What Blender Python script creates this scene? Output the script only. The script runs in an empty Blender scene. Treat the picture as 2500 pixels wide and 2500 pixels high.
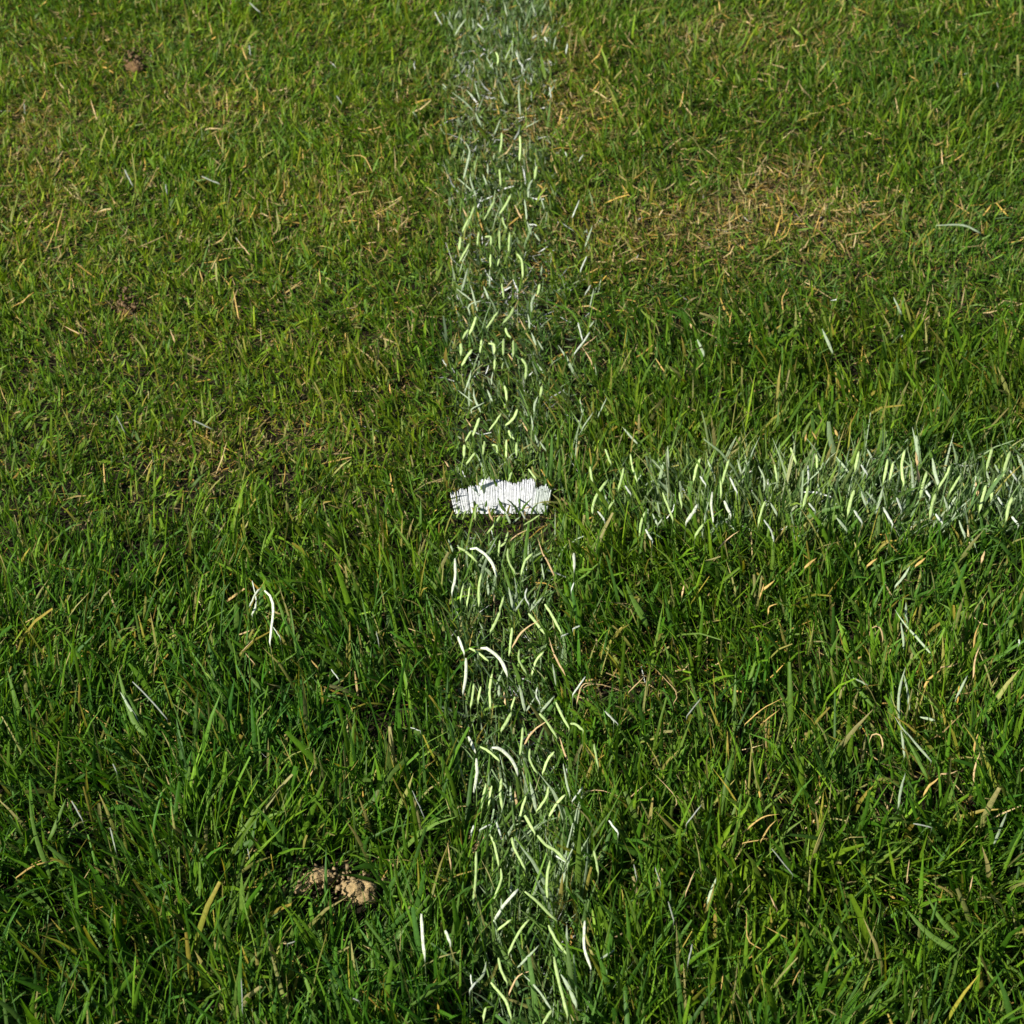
import bpy, math, random
import numpy as np
from mathutils import Vector, noise as mnoise

random.seed(7)
rng = np.random.default_rng(11)
SC = bpy.context.scene
COL = SC.collection

# ------------------------------------------------------------------ camera
CAM_H, PITCH, FOV = 1.20, math.radians(40.0), math.radians(30.0)
cam_data = bpy.data.cameras.new("camera")
cam = bpy.data.objects.new("camera", cam_data)
COL.objects.link(cam)
cam.location = (0, 0, CAM_H)
cam.rotation_euler = (math.pi / 2 - PITCH, 0, 0)
cam_data.sensor_fit = 'HORIZONTAL'
cam_data.angle = FOV
cam_data.clip_start = 0.02
cam_data.clip_end = 1200
SC.camera = cam
cam_data.dof.use_dof = True
cam_data.dof.focus_distance = 1.62
cam_data.dof.aperture_fstop = 16.0

# ------------------------------------------------------------------ sky, sun, exposure
SUN_TO = Vector((-0.74, -0.42, 0.66)).normalized()      # direction towards the sun: front left of the viewer
elev = math.asin(SUN_TO.z)
world = bpy.data.worlds.new("World")
SC.world = world
world.use_nodes = True
wn = world.node_tree.nodes
wl = world.node_tree.links
sky = wn.new("ShaderNodeTexSky")
sky.sky_type = 'NISHITA'
sky.sun_disc = False
sky.sun_elevation = elev
sky.sun_rotation = math.atan2(SUN_TO.x, SUN_TO.y)
bg = wn["Background"]
bg.inputs["Strength"].default_value = 0.05
wl.new(sky.outputs[0], bg.inputs["Color"])

sun_data = bpy.data.lights.new("sun", 'SUN')
sun_data.energy = 5.0
sun_data.angle = math.radians(0.5)
sun_data.color = (1.0, 0.93, 0.80)
sun = bpy.data.objects.new("sun", sun_data)
COL.objects.link(sun)
sun.rotation_euler = (-SUN_TO).to_track_quat('-Z', 'Y').to_euler()
sun.location = SUN_TO * 20

SC.view_settings.view_transform = 'Standard'
SC.view_settings.look = 'None'
SC.view_settings.gamma = 1.0
SC.view_settings.exposure = 0.70
SC.view_settings.use_curve_mapping = False
SC.cycles.max_bounces = 8
SC.cycles.diffuse_bounces = 4
SC.cycles.transmission_bounces = 6

# ------------------------------------------------------------------ picture <-> lawn survey
# The photograph was surveyed in pixels of its 2500 px frame; these turn a survey mark into a spot on the lawn.
SRC = 2500.0
TH = math.tan(FOV / 2)
CR = np.array([1.0, 0, 0])
CF = np.array([0, math.cos(PITCH), -math.sin(PITCH)])
CU = np.array([0, math.sin(PITCH), math.cos(PITCH)])
CP = np.array([0, 0, CAM_H])


def ray(px, py):
    a = (px / SRC * 2 - 1) * TH
    b = (1 - py / SRC * 2) * TH
    return CF + a * CR + b * CU


def on_ground(px, py, z=0.0):
    d = ray(px, py)
    return CP + d * ((z - CAM_H) / d[2])


def on_plane(px, py, p0, n):
    d = ray(px, py)
    return CP + d * (np.dot(p0 - CP, n) / np.dot(d, n))


def to_px(x, y, z=0.0):
    """world -> survey pixels (arrays)"""
    vx, vy, vz = x, y, z - CAM_H
    f = vy * CF[1] + vz * CF[2]
    u = vy * CU[1] + vz * CU[2]
    f = np.maximum(f, 1e-3)
    return (vx / f / TH + 1) / 2 * SRC, (1 - u / f / TH) / 2 * SRC


def vnoise(x, y, scale, seed=0):
    """smooth value noise on arrays, 0..1"""
    x = np.asarray(x) * scale + seed * 17.31
    y = np.asarray(y) * scale + seed * 5.77
    xi = np.floor(x).astype(np.int64)
    yi = np.floor(y).astype(np.int64)
    fx = x - xi
    fy = y - yi
    fx = fx * fx * (3 - 2 * fx)
    fy = fy * fy * (3 - 2 * fy)

    def h(a, b):
        n = (a * 374761393 + b * 668265263 + seed * 1442695) & 0x7fffffff
        n = ((n ^ (n >> 13)) * 1274126177) & 0x7fffffff
        n = (n ^ (n >> 16)) & 0x7fffffff
        return (n % 100003) / 100003.0
    return (h(xi, yi) * (1 - fx) + h(xi + 1, yi) * fx) * (1 - fy) + (h(xi, yi + 1) * (1 - fx) + h(xi + 1, yi + 1) * fx) * fy


def fbm(x, y, s, seed):
    return 0.55 * vnoise(x, y, s, seed) + 0.3 * vnoise(x, y, s * 2.1, seed + 1) + 0.15 * vnoise(x, y, s * 4.3, seed + 2)


def blob(px, py, cx, cy, sx, sy):
    """survey blob, in the 1932 px reading of the picture"""
    k = SRC / 1932
    return np.exp(-(((px / k - cx) / sx) ** 2 + ((py / k - cy) / sy) ** 2))


def sstep(a, b, x):
    t = np.clip((x - a) / (b - a), 0, 1)
    return t * t * (3 - 2 * t)


def dry_map(x, y):
    px, py = to_px(x, y)
    k = SRC / 1932
    u, v = px / k, py / k
    d = 0.05 + 0.09 * (1 - sstep(820, 1020, v)) * (1 - sstep(780, 1000, u))
    d = d + 0.13 * (1 - sstep(500, 750, v)) * sstep(1000, 1150, u) * (1 - sstep(1600, 1850, u))
    for cx, cy, sx, sy, a in ((650, 390, 150, 60, .5), (380, 850, 120, 55, .55), (600, 830, 90, 45, .4), (60, 380, 80, 130, .35),
                              (150, 650, 80, 50, .35), (90, 200, 90, 90, .3), (1250, 440, 150, 60, .6), (1450, 400, 130, 70, .55),
                              (1620, 430, 110, 60, .35), (1080, 120, 50, 110, .35), (1110, 250, 90, 60, .3), (420, 210, 120, 40, .3),
                              (250, 115, 80, 40, .2), (1420, 70, 160, 60, .3), (1500, 330, 60, 25, .4), (700, 680, 90, 40, .25),
                              (1390, 1340, 200, 130, .22), (560, 1210, 90, 45, .35), (60, 1230, 90, 40, .35), (270, 1230, 80, 30, .3),
                              (1780, 1280, 150, 110, .25), (1450, 1540, 130, 60, .3), (1200, 1310, 90, 60, .3), (1750, 1420, 120, 60, .2),
                              (470, 1480, 100, 50, .15), (1850, 1700, 80, 60, .15), (1450, 1080, 60, 30, .3), (330, 1600, 140, 40, .15),
                              (1000, 220, 120, 60, .25), (480, 620, 150, 80, .12), (800, 1240, 50, 60, .1)):
        d = d + 1.35 * a * blob(px, py, cx, cy, sx, sy)
    for cx, cy, sx, sy, a in ((1800, 180, 150, 130, .35), (420, 330, 140, 60, .15), (700, 60, 140, 60, .15), (560, 500, 100, 60, .1),
                              (250, 30, 120, 40, .1)):
        d = d - a * blob(px, py, cx, cy, sx, sy)
    d = d * (0.45 + 1.15 * fbm(x, y, 14, 3))
    return np.clip(d, 0.03, 0.9)


def height_map(x, y):
    px, py = to_px(x, y)
    k = SRC / 1932
    u, v = px / k, py / k
    h = 0.38 + 0.42 * sstep(700, 1150, v + 0.25 * (u - 966)) + 0.28 * sstep(1100, 1800, v)
    h = h + 0.12 * blob(px, py, 1800, 190, 200, 130) + 0.20 * blob(px, py, 1520, 690, 420, 110)
    h = h - 0.12 * blob(px, py, 1380, 440, 260, 90) - 0.12 * blob(px, py, 1400, 1300, 180, 130)
    h = h * (0.75 + 0.5 * fbm(x, y, 9, 8))
    # the sward is pressed down in front of the white tuft and round the sandy clods
    h = h * (1 - 0.60 * sstep(130, 95, np.abs(u - 948)) * sstep(955, 968, v) * sstep(1075, 1010, v))
    box = sstep(545, 580, u) * sstep(735, 700, u) + 0.55 * sstep(470, 500, u) * sstep(580, 545, u)
    h = h * (1 - 0.84 * box * sstep(1625, 1650, v) * sstep(1800, 1730, v))
    h = h * (1 - 0.30 * sstep(110, 70, np.abs(u - 975)) * sstep(980, 1100, v))
    h = h * (1 - 0.75 * blob(px, py, 258, 132, 34, 26)) * (1 - 0.75 * blob(px, py, 242, 595, 36, 28))
    return h


def thin_map(x, y):
    """how open the sward is: 0 closed .. 1 bare"""
    px, py = to_px(x, y)
    t = 0.0
    for cx, cy, sx, sy, a in ((1300, 325, 45, 25, .7), (1340, 70, 30, 25, .3), (1840, 660, 90, 50, .55), (1700, 720, 120, 50, .35),
                              (1420, 760, 130, 40, .3), (1100, 760, 40, 60, .3), (645, 1710, 85, 36, 1.0), (760, 1740, 120, 40, .3),
                              (640, 1340, 60, 40, .5), (330, 1310, 80, 40, .3), (950, 1045, 60, 25, -.6), (480, 1560, 90, 40, .35),
                              (1720, 1520, 110, 50, .5), (1600, 1750, 120, 50, .4), (1300, 1600, 80, 40, .3), (1010, 1790, 90, 50, .45),
                              (230, 1700, 100, 40, .35), (1640, 1160, 90, 50, .4), (1850, 180, 60, 40, .3), (1710, 260, 50, 30, .3),
                              (1270, 1740, 60, 50, .4), (160, 1560, 60, 50, .3), (960, 1180, 50, 40, .35), (985, 1390, 50, 40, .3)):
        t = t + a * blob(px, py, cx, cy, sx, sy)
    t = t + 0.65 * sstep(0.50, 0.74, fbm(x, y, 24, 31)) * sstep(850 * SRC / 1932, 1250 * SRC / 1932, py)
    t = t + 0.7 * sstep(0.50, 0.72, fbm(x, y, 26, 35)) * blob(px, py, 1540, 690, 430, 100)
    t = t * (1 - 0.75 * sstep(130, 90, np.abs(px / SRC * 1932 - 965)) * sstep(1180, 1260, py))
    return np.clip(t, 0, 0.95)


def stripe_mask(px, py):
    """faded paint: how much of the sward is whitened"""
    k = SRC / 1932
    u, v = px / k, py / k
    c = 955 + 0.012 * (v - 900) + 40 * sstep(1200, 1900, v)
    hw = 100.0
    up = sstep(hw + 18, hw - 30, np.abs(u - c))
    amt = 0.34 * (1 - sstep(150, 330, v)) + 0.26 * sstep(200, 330, v) * (1 - sstep(900, 1000, v)) + 0.27 * sstep(990, 1060, v)
    up = up * amt + 0.10 * sstep(45, 10, np.abs(u - 1095)) * sstep(380, 500, v) * (1 - sstep(850, 950, v))
    side = sstep(95, 40, np.abs(v - 958)) * sstep(1040, 1330, u)
    side = side * (0.30 + 0.08 * sstep(1250, 1900, u))
    wx = (u - 966) * 0.004
    wy = v * 0.004
    return np.clip((up + side) * (0.35 + 1.3 * fbm(wx, wy, 9, 91)), 0, 0.7)


# ------------------------------------------------------------------ materials
def new_mat(name):
    m = bpy.data.materials.new(name)
    m.use_nodes = True
    nt = m.node_tree
    for n in list(nt.nodes):
        nt.nodes.remove(n)
    return m, nt.nodes, nt.links


def blade_material(name, translucency=0.35, rough=0.45, spec=0.5, fleck=0.0):
    m, N, L = new_mat(name)
    out = N.new("ShaderNodeOutputMaterial")
    at = N.new("ShaderNodeAttribute")
    at.attribute_name = "tint"
    geo = N.new("ShaderNodeNewGeometry")
    ns = N.new("ShaderNodeTexNoise")
    ns.inputs["Scale"].default_value = 420
    ns.inputs["Detail"].default_value = 3
    L.new(geo.outputs["Position"], ns.inputs["Vector"])
    mr = N.new("ShaderNodeMapRange")
    mr.inputs[1].default_value = 0.3
    mr.inputs[2].default_value = 0.7
    mr.inputs[3].default_value = 0.80
    mr.inputs[4].default_value = 1.20
    L.new(ns.outputs["Fac"], mr.inputs[0])
    mul = N.new("ShaderNodeVectorMath")
    mul.operation = 'SCALE'
    L.new(at.outputs["Color"], mul.inputs[0])
    L.new(mr.outputs[0], mul.inputs["Scale"])
    col = mul.outputs[0]
    if fleck:
        n2 = N.new("ShaderNodeTexNoise")
        n2.inputs["Scale"].default_value = 700
        L.new(geo.outputs["Position"], n2.inputs["Vector"])
        r2 = N.new("ShaderNodeMapRange")
        r2.inputs[1].default_value = 0.56
        r2.inputs[2].default_value = 0.68
        r2.inputs[4].default_value = fleck
        L.new(n2.outputs["Fac"], r2.inputs[0])
        mx = N.new("ShaderNodeMix")
        mx.data_type = 'RGBA'
        L.new(r2.outputs[0], mx.inputs["Factor"])
        L.new(col, mx.inputs["A"])
        mx.inputs["B"].default_value = (0.28, 0.42, 0.09, 1)
        col = mx.outputs["Result"]
    pb = N.new("ShaderNodeBsdfPrincipled")
    pb.inputs["Roughness"].default_value = rough
    pb.inputs["Specular IOR Level"].default_value = spec
    L.new(col, pb.inputs["Base Color"])
    tr = N.new("ShaderNodeBsdfTranslucent")
    tm = N.new("ShaderNodeVectorMath")
    tm.operation = 'MULTIPLY'
    L.new(col, tm.inputs[0])
    tm.inputs[1].default_value = (1.10, 1.15, 0.35)
    L.new(tm.outputs[0], tr.inputs["Color"])
    mix = N.new("ShaderNodeMixShader")
    mix.inputs[0].default_value = translucency
    L.new(pb.outputs[0], mix.inputs[1])
    L.new(tr.outputs[0], mix.inputs[2])
    L.new(mix.outputs[0], out.inputs[0])
    return m


M_GRASS = blade_material("grass_leaf", 0.40, 0.50, 0.20)
M_DRY = blade_material("dry_straw", 0.20, 0.6, 0.3)
M_PAINTED = blade_material("painted_leaf", 0.15, 0.65, 0.2, fleck=0.55)
M_TUFT = blade_material("white_bristle", 0.08, 0.6, 0.25)


def soil_material(name, c0, c1, scale, far=False):
    m, N, L = new_mat(name)
    out = N.new("ShaderNodeOutputMaterial")
    pb = N.new("ShaderNodeBsdfPrincipled")
    pb.inputs["Roughness"].default_value = 0.95
    pb.inputs["Specular IOR Level"].default_value = 0.15
    geo = N.new("ShaderNodeNewGeometry")
    ns = N.new("ShaderNodeTexNoise")
    ns.inputs["Scale"].default_value = scale
    ns.inputs["Detail"].default_value = 8
    ns.inputs["Roughness"].default_value = 0.7
    L.new(geo.outputs["Position"], ns.inputs["Vector"])
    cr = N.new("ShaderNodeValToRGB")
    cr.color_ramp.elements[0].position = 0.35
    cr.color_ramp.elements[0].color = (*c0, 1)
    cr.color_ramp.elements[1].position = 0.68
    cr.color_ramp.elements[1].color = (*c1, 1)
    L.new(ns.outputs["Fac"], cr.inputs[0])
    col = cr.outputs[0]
    if far:
        ln = N.new("ShaderNodeVectorMath")
        ln.operation = 'LENGTH'
        sb = N.new("ShaderNodeVectorMath")
        sb.operation = 'SUBTRACT'
        sb.inputs[1].default_value = (0, 1.7, 0)
        L.new(geo.outputs["Position"], sb.inputs[0])
        L.new(sb.outputs[0], ln.inputs[0])
        mr = N.new("ShaderNodeMapRange")
        mr.inputs[1].default_value = 2.2
        mr.inputs[2].default_value = 3.4
        L.new(ln.outputs["Value"], mr.inputs[0])
        g = N.new("ShaderNodeTexNoise")
        g.inputs["Scale"].default_value = 60
        g.inputs["Detail"].default_value = 6
        L.new(geo.outputs["Position"], g.inputs["Vector"])
        gr = N.new("ShaderNodeValToRGB")
        gr.color_ramp.elements[0].position = 0.3
        gr.color_ramp.elements[0].color = (0.02, 0.05, 0.008, 1)
        gr.color_ramp.elements[1].position = 0.7
        gr.color_ramp.elements[1].color = (0.10, 0.15, 0.03, 1)
        L.new(g.outputs["Fac"], gr.inputs[0])
        mx = N.new("ShaderNodeMix")
        mx.data_type = 'RGBA'
        L.new(mr.outputs[0], mx.inputs["Factor"])
        L.new(col, mx.inputs["A"])
        L.new(gr.outputs[0], mx.inputs["B"])
        col = mx.outputs["Result"]
    L.new(col, pb.inputs["Base Color"])
    bp = N.new("ShaderNodeBump")
    bp.inputs["Strength"].default_value = 0.8
    bp.inputs["Distance"].default_value = 0.002
    L.new(ns.outputs["Fac"], bp.inputs["Height"])
    L.new(bp.outputs[0], pb.inputs["Normal"])
    L.new(pb.outputs[0], out.inputs[0])
    return m


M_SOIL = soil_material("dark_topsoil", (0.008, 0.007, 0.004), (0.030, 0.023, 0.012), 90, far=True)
M_SAND = soil_material("sandy_clod", (0.26, 0.19, 0.095), (0.44, 0.33, 0.17), 260)
M_CLAY = soil_material("brown_clod", (0.085, 0.052, 0.024), (0.19, 0.12, 0.06), 260)


# ------------------------------------------------------------------ mesh helpers
def tag(o, label=None, cat=None, group=None, kind=None):
    if label:
        o["label"] = label
    if cat:
        o["category"] = cat
    if group:
        o["group"] = group
    if kind:
        o["kind"] = kind
    return o


def raw_mesh(name, verts, quads, cols, mat, smooth=True, tris=None):
    me = bpy.data.meshes.new(name)
    nq = len(quads)
    me.vertices.add(len(verts))
    me.vertices.foreach_set("co", np.ascontiguousarray(verts, dtype=np.float32).ravel())
    me.loops.add(nq * 4)
    me.loops.foreach_set("vertex_index", np.ascontiguousarray(quads, dtype=np.int32).ravel())
    me.polygons.add(nq)
    me.polygons.foreach_set("loop_start", np.arange(0, nq * 4, 4, dtype=np.int32))
    me.update(calc_edges=True)
    if smooth:
        me.polygons.foreach_set("use_smooth", np.ones(nq, dtype=bool))
    if cols is not None:
        a = me.color_attributes.new("tint", 'FLOAT_COLOR', 'POINT')
        c = np.ones((len(verts), 4), dtype=np.float32)
        c[:, :3] = cols
        a.data.foreach_set("color", c.ravel())
    me.materials.append(mat)
    return me


def link(name, me, parent=None):
    o = bpy.data.objects.new(name, me)
    COL.objects.link(o)
    if parent:
        o.parent = parent
    return o


def grow(x, y, z, az, L, w, th, bend, roll, twist, c_base, c_tip, nseg=4, fold=0.0, tipw=0.06):
    """ribbons grown from their roots; all arguments are arrays of n"""
    n = len(x)
    ncol = 3 if fold else 2
    pts = np.zeros((n, nseg + 1, 3))
    p = np.stack([x, y, z], 1)
    hd = np.stack([np.cos(az), np.sin(az), np.zeros(n)], 1)
    hs = np.stack([-np.sin(az), np.cos(az), np.zeros(n)], 1)
    V = np.zeros((n, nseg + 1, ncol, 3))
    C = np.zeros((n, nseg + 1, ncol, 3))
    for i in range(nseg + 1):
        s = i / nseg
        t = th + bend * s * s
        tan = hd * np.sin(t)[:, None]
        tan[:, 2] += np.cos(t)
        nor = np.cross(tan, hs)
        r = roll + twist * s
        side = hs * np.cos(r)[:, None] + nor * np.sin(r)[:, None]
        up = -hs * np.sin(r)[:, None] + nor * np.cos(r)[:, None]
        prof = (0.62 + 0.38 * min(1, s * 3.0)) if s < 0.34 else (1 - ((s - 0.34) / 0.66) ** 2.2 * (1 - tipw))
        ww = (w * prof * 0.5)[:, None]
        if i > 0:
            p = p + tan * (L / nseg)[:, None]
        V[:, i, 0] = p - side * ww
        V[:, i, -1] = p + side * ww
        if fold:
            V[:, i, 1] = p + up * ww * fold
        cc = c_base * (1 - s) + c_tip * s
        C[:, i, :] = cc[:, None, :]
        if fold:
            C[:, i, 1] = cc * 1.18
    nv = (nseg + 1) * ncol
    base = (np.arange(n) * nv)[:, None, None]
    q = []
    for i in range(nseg):
        for j in range(ncol - 1):
            a = i * ncol + j
            q.append([a, a + 1, a + ncol + 1, a + ncol])
    q = np.array(q)[None] + base
    V = V.reshape(-1, 3)
    V[:, 2] = np.maximum(V[:, 2], 0.0015)
    return V, q.reshape(-1, 4), C.reshape(-1, 3)


class Bag:
    def __init__(s):
        s.V, s.Q, s.C, s.n = [], [], [], 0

    def add(s, vqc):
        v, q, c = vqc
        s.V.append(v)
        s.Q.append(q + s.n)
        s.C.append(c)
        s.n += len(v)

    def mesh(s, name, mat, smooth=True):
        return raw_mesh(name, np.concatenate(s.V), np.concatenate(s.Q), np.concatenate(s.C), mat, smooth)


# ------------------------------------------------------------------ the ground
def ground_z(x, y):
    return 0.010 * (fbm(x, y, 6, 51) - 0.5) + 0.006 * (fbm(x, y, 25, 57) - 0.5) - 0.006


axx = np.concatenate([[-600, -150, -40, -12, -5, -3], np.linspace(-2.0, 2.0, 161), [3, 5, 12, 40, 150, 600]])
ayy = np.concatenate([[-600, -150, -40, -12, -5, -2, -0.5], np.linspace(0.2, 3.8, 145), [5, 8, 16, 40, 150, 600]])
gx, gy = np.meshgrid(axx, ayy)
near = (np.abs(gx) < 2.01) & (gy > 0.19) & (gy < 3.81)
gz = np.where(near, ground_z(gx, gy), -0.006)
nx, ny = len(axx), len(ayy)
idx = np.arange(nx * ny).reshape(ny, nx)
gq = np.stack([idx[:-1, :-1], idx[:-1, 1:], idx[1:, 1:], idx[1:, :-1]], -1).reshape(-1, 4)
ground = link("ground", raw_mesh("ground", np.stack([gx, gy, gz], -1).reshape(-1, 3), gq, None, M_SOIL))
tag(ground, kind="structure")


# ------------------------------------------------------------------ the sward
def half_width(y, margin):
    return (y * math.cos(PITCH) + CAM_H * math.sin(PITCH)) * TH * margin


def scatter(n, y0, y1, margin, power=0.0, inner=None):
    """random spots in the wedge of lawn that is laid out blade by blade"""
    ys, xs = [], []
    need = n
    while need > 0:
        m = need * 2 + 100
        y = rng.uniform(y0, y1, m)
        hw = half_width(y, margin)
        hwm = half_width(y1, margin)
        x = rng.uniform(-hwm, hwm, m)
        ok = np.abs(x) < hw
        if power:
            ok &= rng.random(m) < (y0 / y) ** power
        if inner:
            ok &= ~((np.abs(x) < half_width(y, inner[2])) & (y > inner[0]) & (y < inner[1]))
        xs.append(x[ok][:need])
        ys.append(y[ok][:need])
        need -= len(xs[-1])
    return np.concatenate(xs), np.concatenate(ys)


GREENS = np.array([[0.052, 0.145, 0.010], [0.080, 0.185, 0.014], [0.100, 0.212, 0.016], [0.062, 0.150, 0.024],
                   [0.135, 0.250, 0.018], [0.042, 0.115, 0.014], [0.105, 0.185, 0.036], [0.090, 0.175, 0.012]])
STRAWS = np.array([[0.52, 0.38, 0.15], [0.46, 0.34, 0.12], [0.60, 0.48, 0.24], [0.56, 0.37, 0.09], [0.46, 0.36, 0.17],
                   [0.55, 0.42, 0.20], [0.58, 0.38, 0.08]])
PAINT = np.array([0.40, 0.50, 0.36])


def lawn_colours(x, y, n):
    px, py = to_px(x, y)
    dry = dry_map(x, y)
    g = GREENS[rng.integers(0, len(GREENS), n)]
    g = g * rng.uniform(0.7, 1.3, (n, 1)) * np.array([1.10, 1.03, 0.85])
    # sun-bleached, yellower turf in the far left of the lawn, fresher green elsewhere
    yel = (1 - sstep(850, 1250, py)) * (1 - sstep(900, 1150, px))
    yel = 0.55 * yel + 0.45 * dry
    g = g * (1 + yel[:, None] * np.array([0.72, 0.42, 0.0]))
    # patches of bluish and of yellow green species
    sp = fbm(x, y, 5, 77)[:, None]
    fresh = sstep(1150, 1500, py)[:, None]
    g = g * (1 - fresh * np.array([0.20, 0.08, 0.0]))
    g = g * (1 + (sp - 0.5) * np.array([0.7, 0.25, -0.5]))
    isdry = rng.random(n) < dry * (0.36 + 0.16 * (py < 1250))
    s = STRAWS[rng.integers(0, len(STRAWS), n)] * rng.uniform(0.6, 1.05, (n, 1))
    c = np.where(isdry[:, None], s, g)
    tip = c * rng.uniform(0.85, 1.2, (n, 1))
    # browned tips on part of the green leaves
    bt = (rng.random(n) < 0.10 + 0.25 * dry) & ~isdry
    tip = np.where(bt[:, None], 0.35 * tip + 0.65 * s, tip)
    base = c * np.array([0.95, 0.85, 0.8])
    pm = stripe_mask(px, py)
    painted = rng.random(n) < pm
    amt = (rng.uniform(0.25, 1.0, n) ** 1.3 * painted)[:, None]
    film = 0.55 * pm[:, None]
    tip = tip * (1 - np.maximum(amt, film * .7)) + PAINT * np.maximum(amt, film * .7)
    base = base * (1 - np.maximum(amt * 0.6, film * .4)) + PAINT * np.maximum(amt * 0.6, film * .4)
    return base, tip, isdry


def sward(n, y0, y1, margin, name, fold, nseg, power, wmul=1.0, hmul=1.0, inner=None, tuft=4):
    nt = n // tuft
    cx, cy = scatter(nt, y0, y1, margin, power, inner)
    keep = rng.random(nt) > thin_map(cx, cy)
    cx, cy = cx[keep], cy[keep]
    nt = len(cx)
    k = rng.integers(2, tuft * 2 - 1, nt)
    own = np.repeat(np.arange(nt), k)
    n = len(own)
    x = cx[own] + rng.normal(0, 0.0045, n)
    y = cy[own] + rng.normal(0, 0.0045, n)
    hm = height_map(x, y)
    base, tip, isdry = lawn_colours(x, y, n)
    # direction in which each patch of the sward leans, with a lot of scatter
    field = (fbm(x, y, 4, 21) - 0.5) * 9 + math.pi / 2 + 0.3
    az = field + rng.normal(0, 1.1, n)
    wild = rng.random(n) < 0.25
    az = np.where(wild, rng.uniform(0, 2 * math.pi, n), az)
    L = hm * hmul * rng.gamma(9, 0.058 / 9, n) * np.where(rng.random(n) < 0.05, 1.5, 1.0)
    L = np.clip(L, 0.008, 0.085)
    w = wmul * rng.gamma(6, 0.0028 / 6, n) * (0.50 + 0.68 * np.clip(hm, 0, 1.2))
    w = np.clip(w, 0.0008, 0.0062)
    th = np.abs(rng.normal(0.37, 0.25, n))
    bend = rng.normal(0.36, 0.32, n)
    th = np.where(isdry, rng.uniform(0.5, 1.5, n), th)
    w = np.where(isdry, w * 0.6, w)
    L = np.where(isdry, L * 0.75, L)
    roll = rng.normal(0, 0.9, n)
    twist = rng.normal(0, 0.9, n)
    z = ground_z(x, y) - 0.001
    bag = Bag()
    blunt = rng.random(n) < 0.25
    for sel, tw in ((blunt, 0.55), (~blunt, 0.05)):
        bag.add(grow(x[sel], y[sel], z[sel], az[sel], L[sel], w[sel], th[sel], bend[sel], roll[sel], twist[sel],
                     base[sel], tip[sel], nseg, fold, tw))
    return link(name, bag.mesh(name, M_GRASS))


g1 = sward(54000, 0.62, 1.50, 1.16, "grass", 0.35, 4, 0.0, 0.84, 0.86)
tag(g1, "dense tall green turf with wide blades in the near half of the lawn", "grass", kind="stuff")
g2 = sward(168000, 1.50, 3.05, 1.12, "grass", 0.0, 3, 0.0, 0.88, 0.95)
tag(g2, "finer shorter turf mottled yellow and green in the far half of the lawn", "grass", kind="stuff")
g3 = sward(52000, 0.20, 3.75, 1.75, "grass", 0.0, 3, 0.0, 1.3, 1.0, inner=(0.62, 3.05, 1.13))
tag(g3, "green turf that continues all round beyond the marked lawn", "grass", kind="stuff")


def litter(n, y0, y1, margin, name):
    """dead clippings and moss-fine shoots that lie between the roots"""
    x, y = scatter(n, y0, y1, margin)
    ok = rng.random(n) < np.where(y < 1.75, 0.30, 0.95)
    x, y = x[ok], y[ok]
    n = len(x)
    dry = dry_map(x, y)
    L = rng.gamma(5, 0.016 / 5, n) + 0.004
    w = rng.uniform(0.0006, 0.0022, n)
    az = rng.uniform(0, 2 * math.pi, n)
    th = rng.uniform(0.9, 1.62, n)
    hm = height_map(x, y)
    z = ground_z(x, y) + rng.random(n) ** 2.0 * 0.030 * hm
    c = STRAWS[rng.integers(0, len(STRAWS), n)] * rng.uniform(0.45, 1.0, (n, 1))
    green = rng.random(n) > 0.20 + 0.55 * dry
    gg = GREENS[rng.integers(0, len(GREENS), n)] * rng.uniform(0.6, 1.2, (n, 1))
    gg = gg * (1 + dry[:, None] * np.array([0.8, 0.3, 0]))
    c = np.where(green[:, None], gg, c)
    px, py = to_px(x, y)
    pm = stripe_mask(px, py)
    white = (rng.random(n) < pm * 0.5 + 0.0012)
    c = np.where(white[:, None], np.array([0.66, 0.70, 0.70]) * rng.uniform(0.7, 1.15, (n, 1)), c)
    bag = Bag()
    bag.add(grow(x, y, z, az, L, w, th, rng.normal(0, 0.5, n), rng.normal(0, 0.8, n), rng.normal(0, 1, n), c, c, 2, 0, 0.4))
    o = link(name, bag.mesh(name, M_DRY))
    return o


lt = litter(130000, 0.62, 3.05, 1.14, "grass_clippings")
tag(lt, "dead straw coloured clippings and fine shoots lying between the grass roots", "clippings", kind="stuff")

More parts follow.
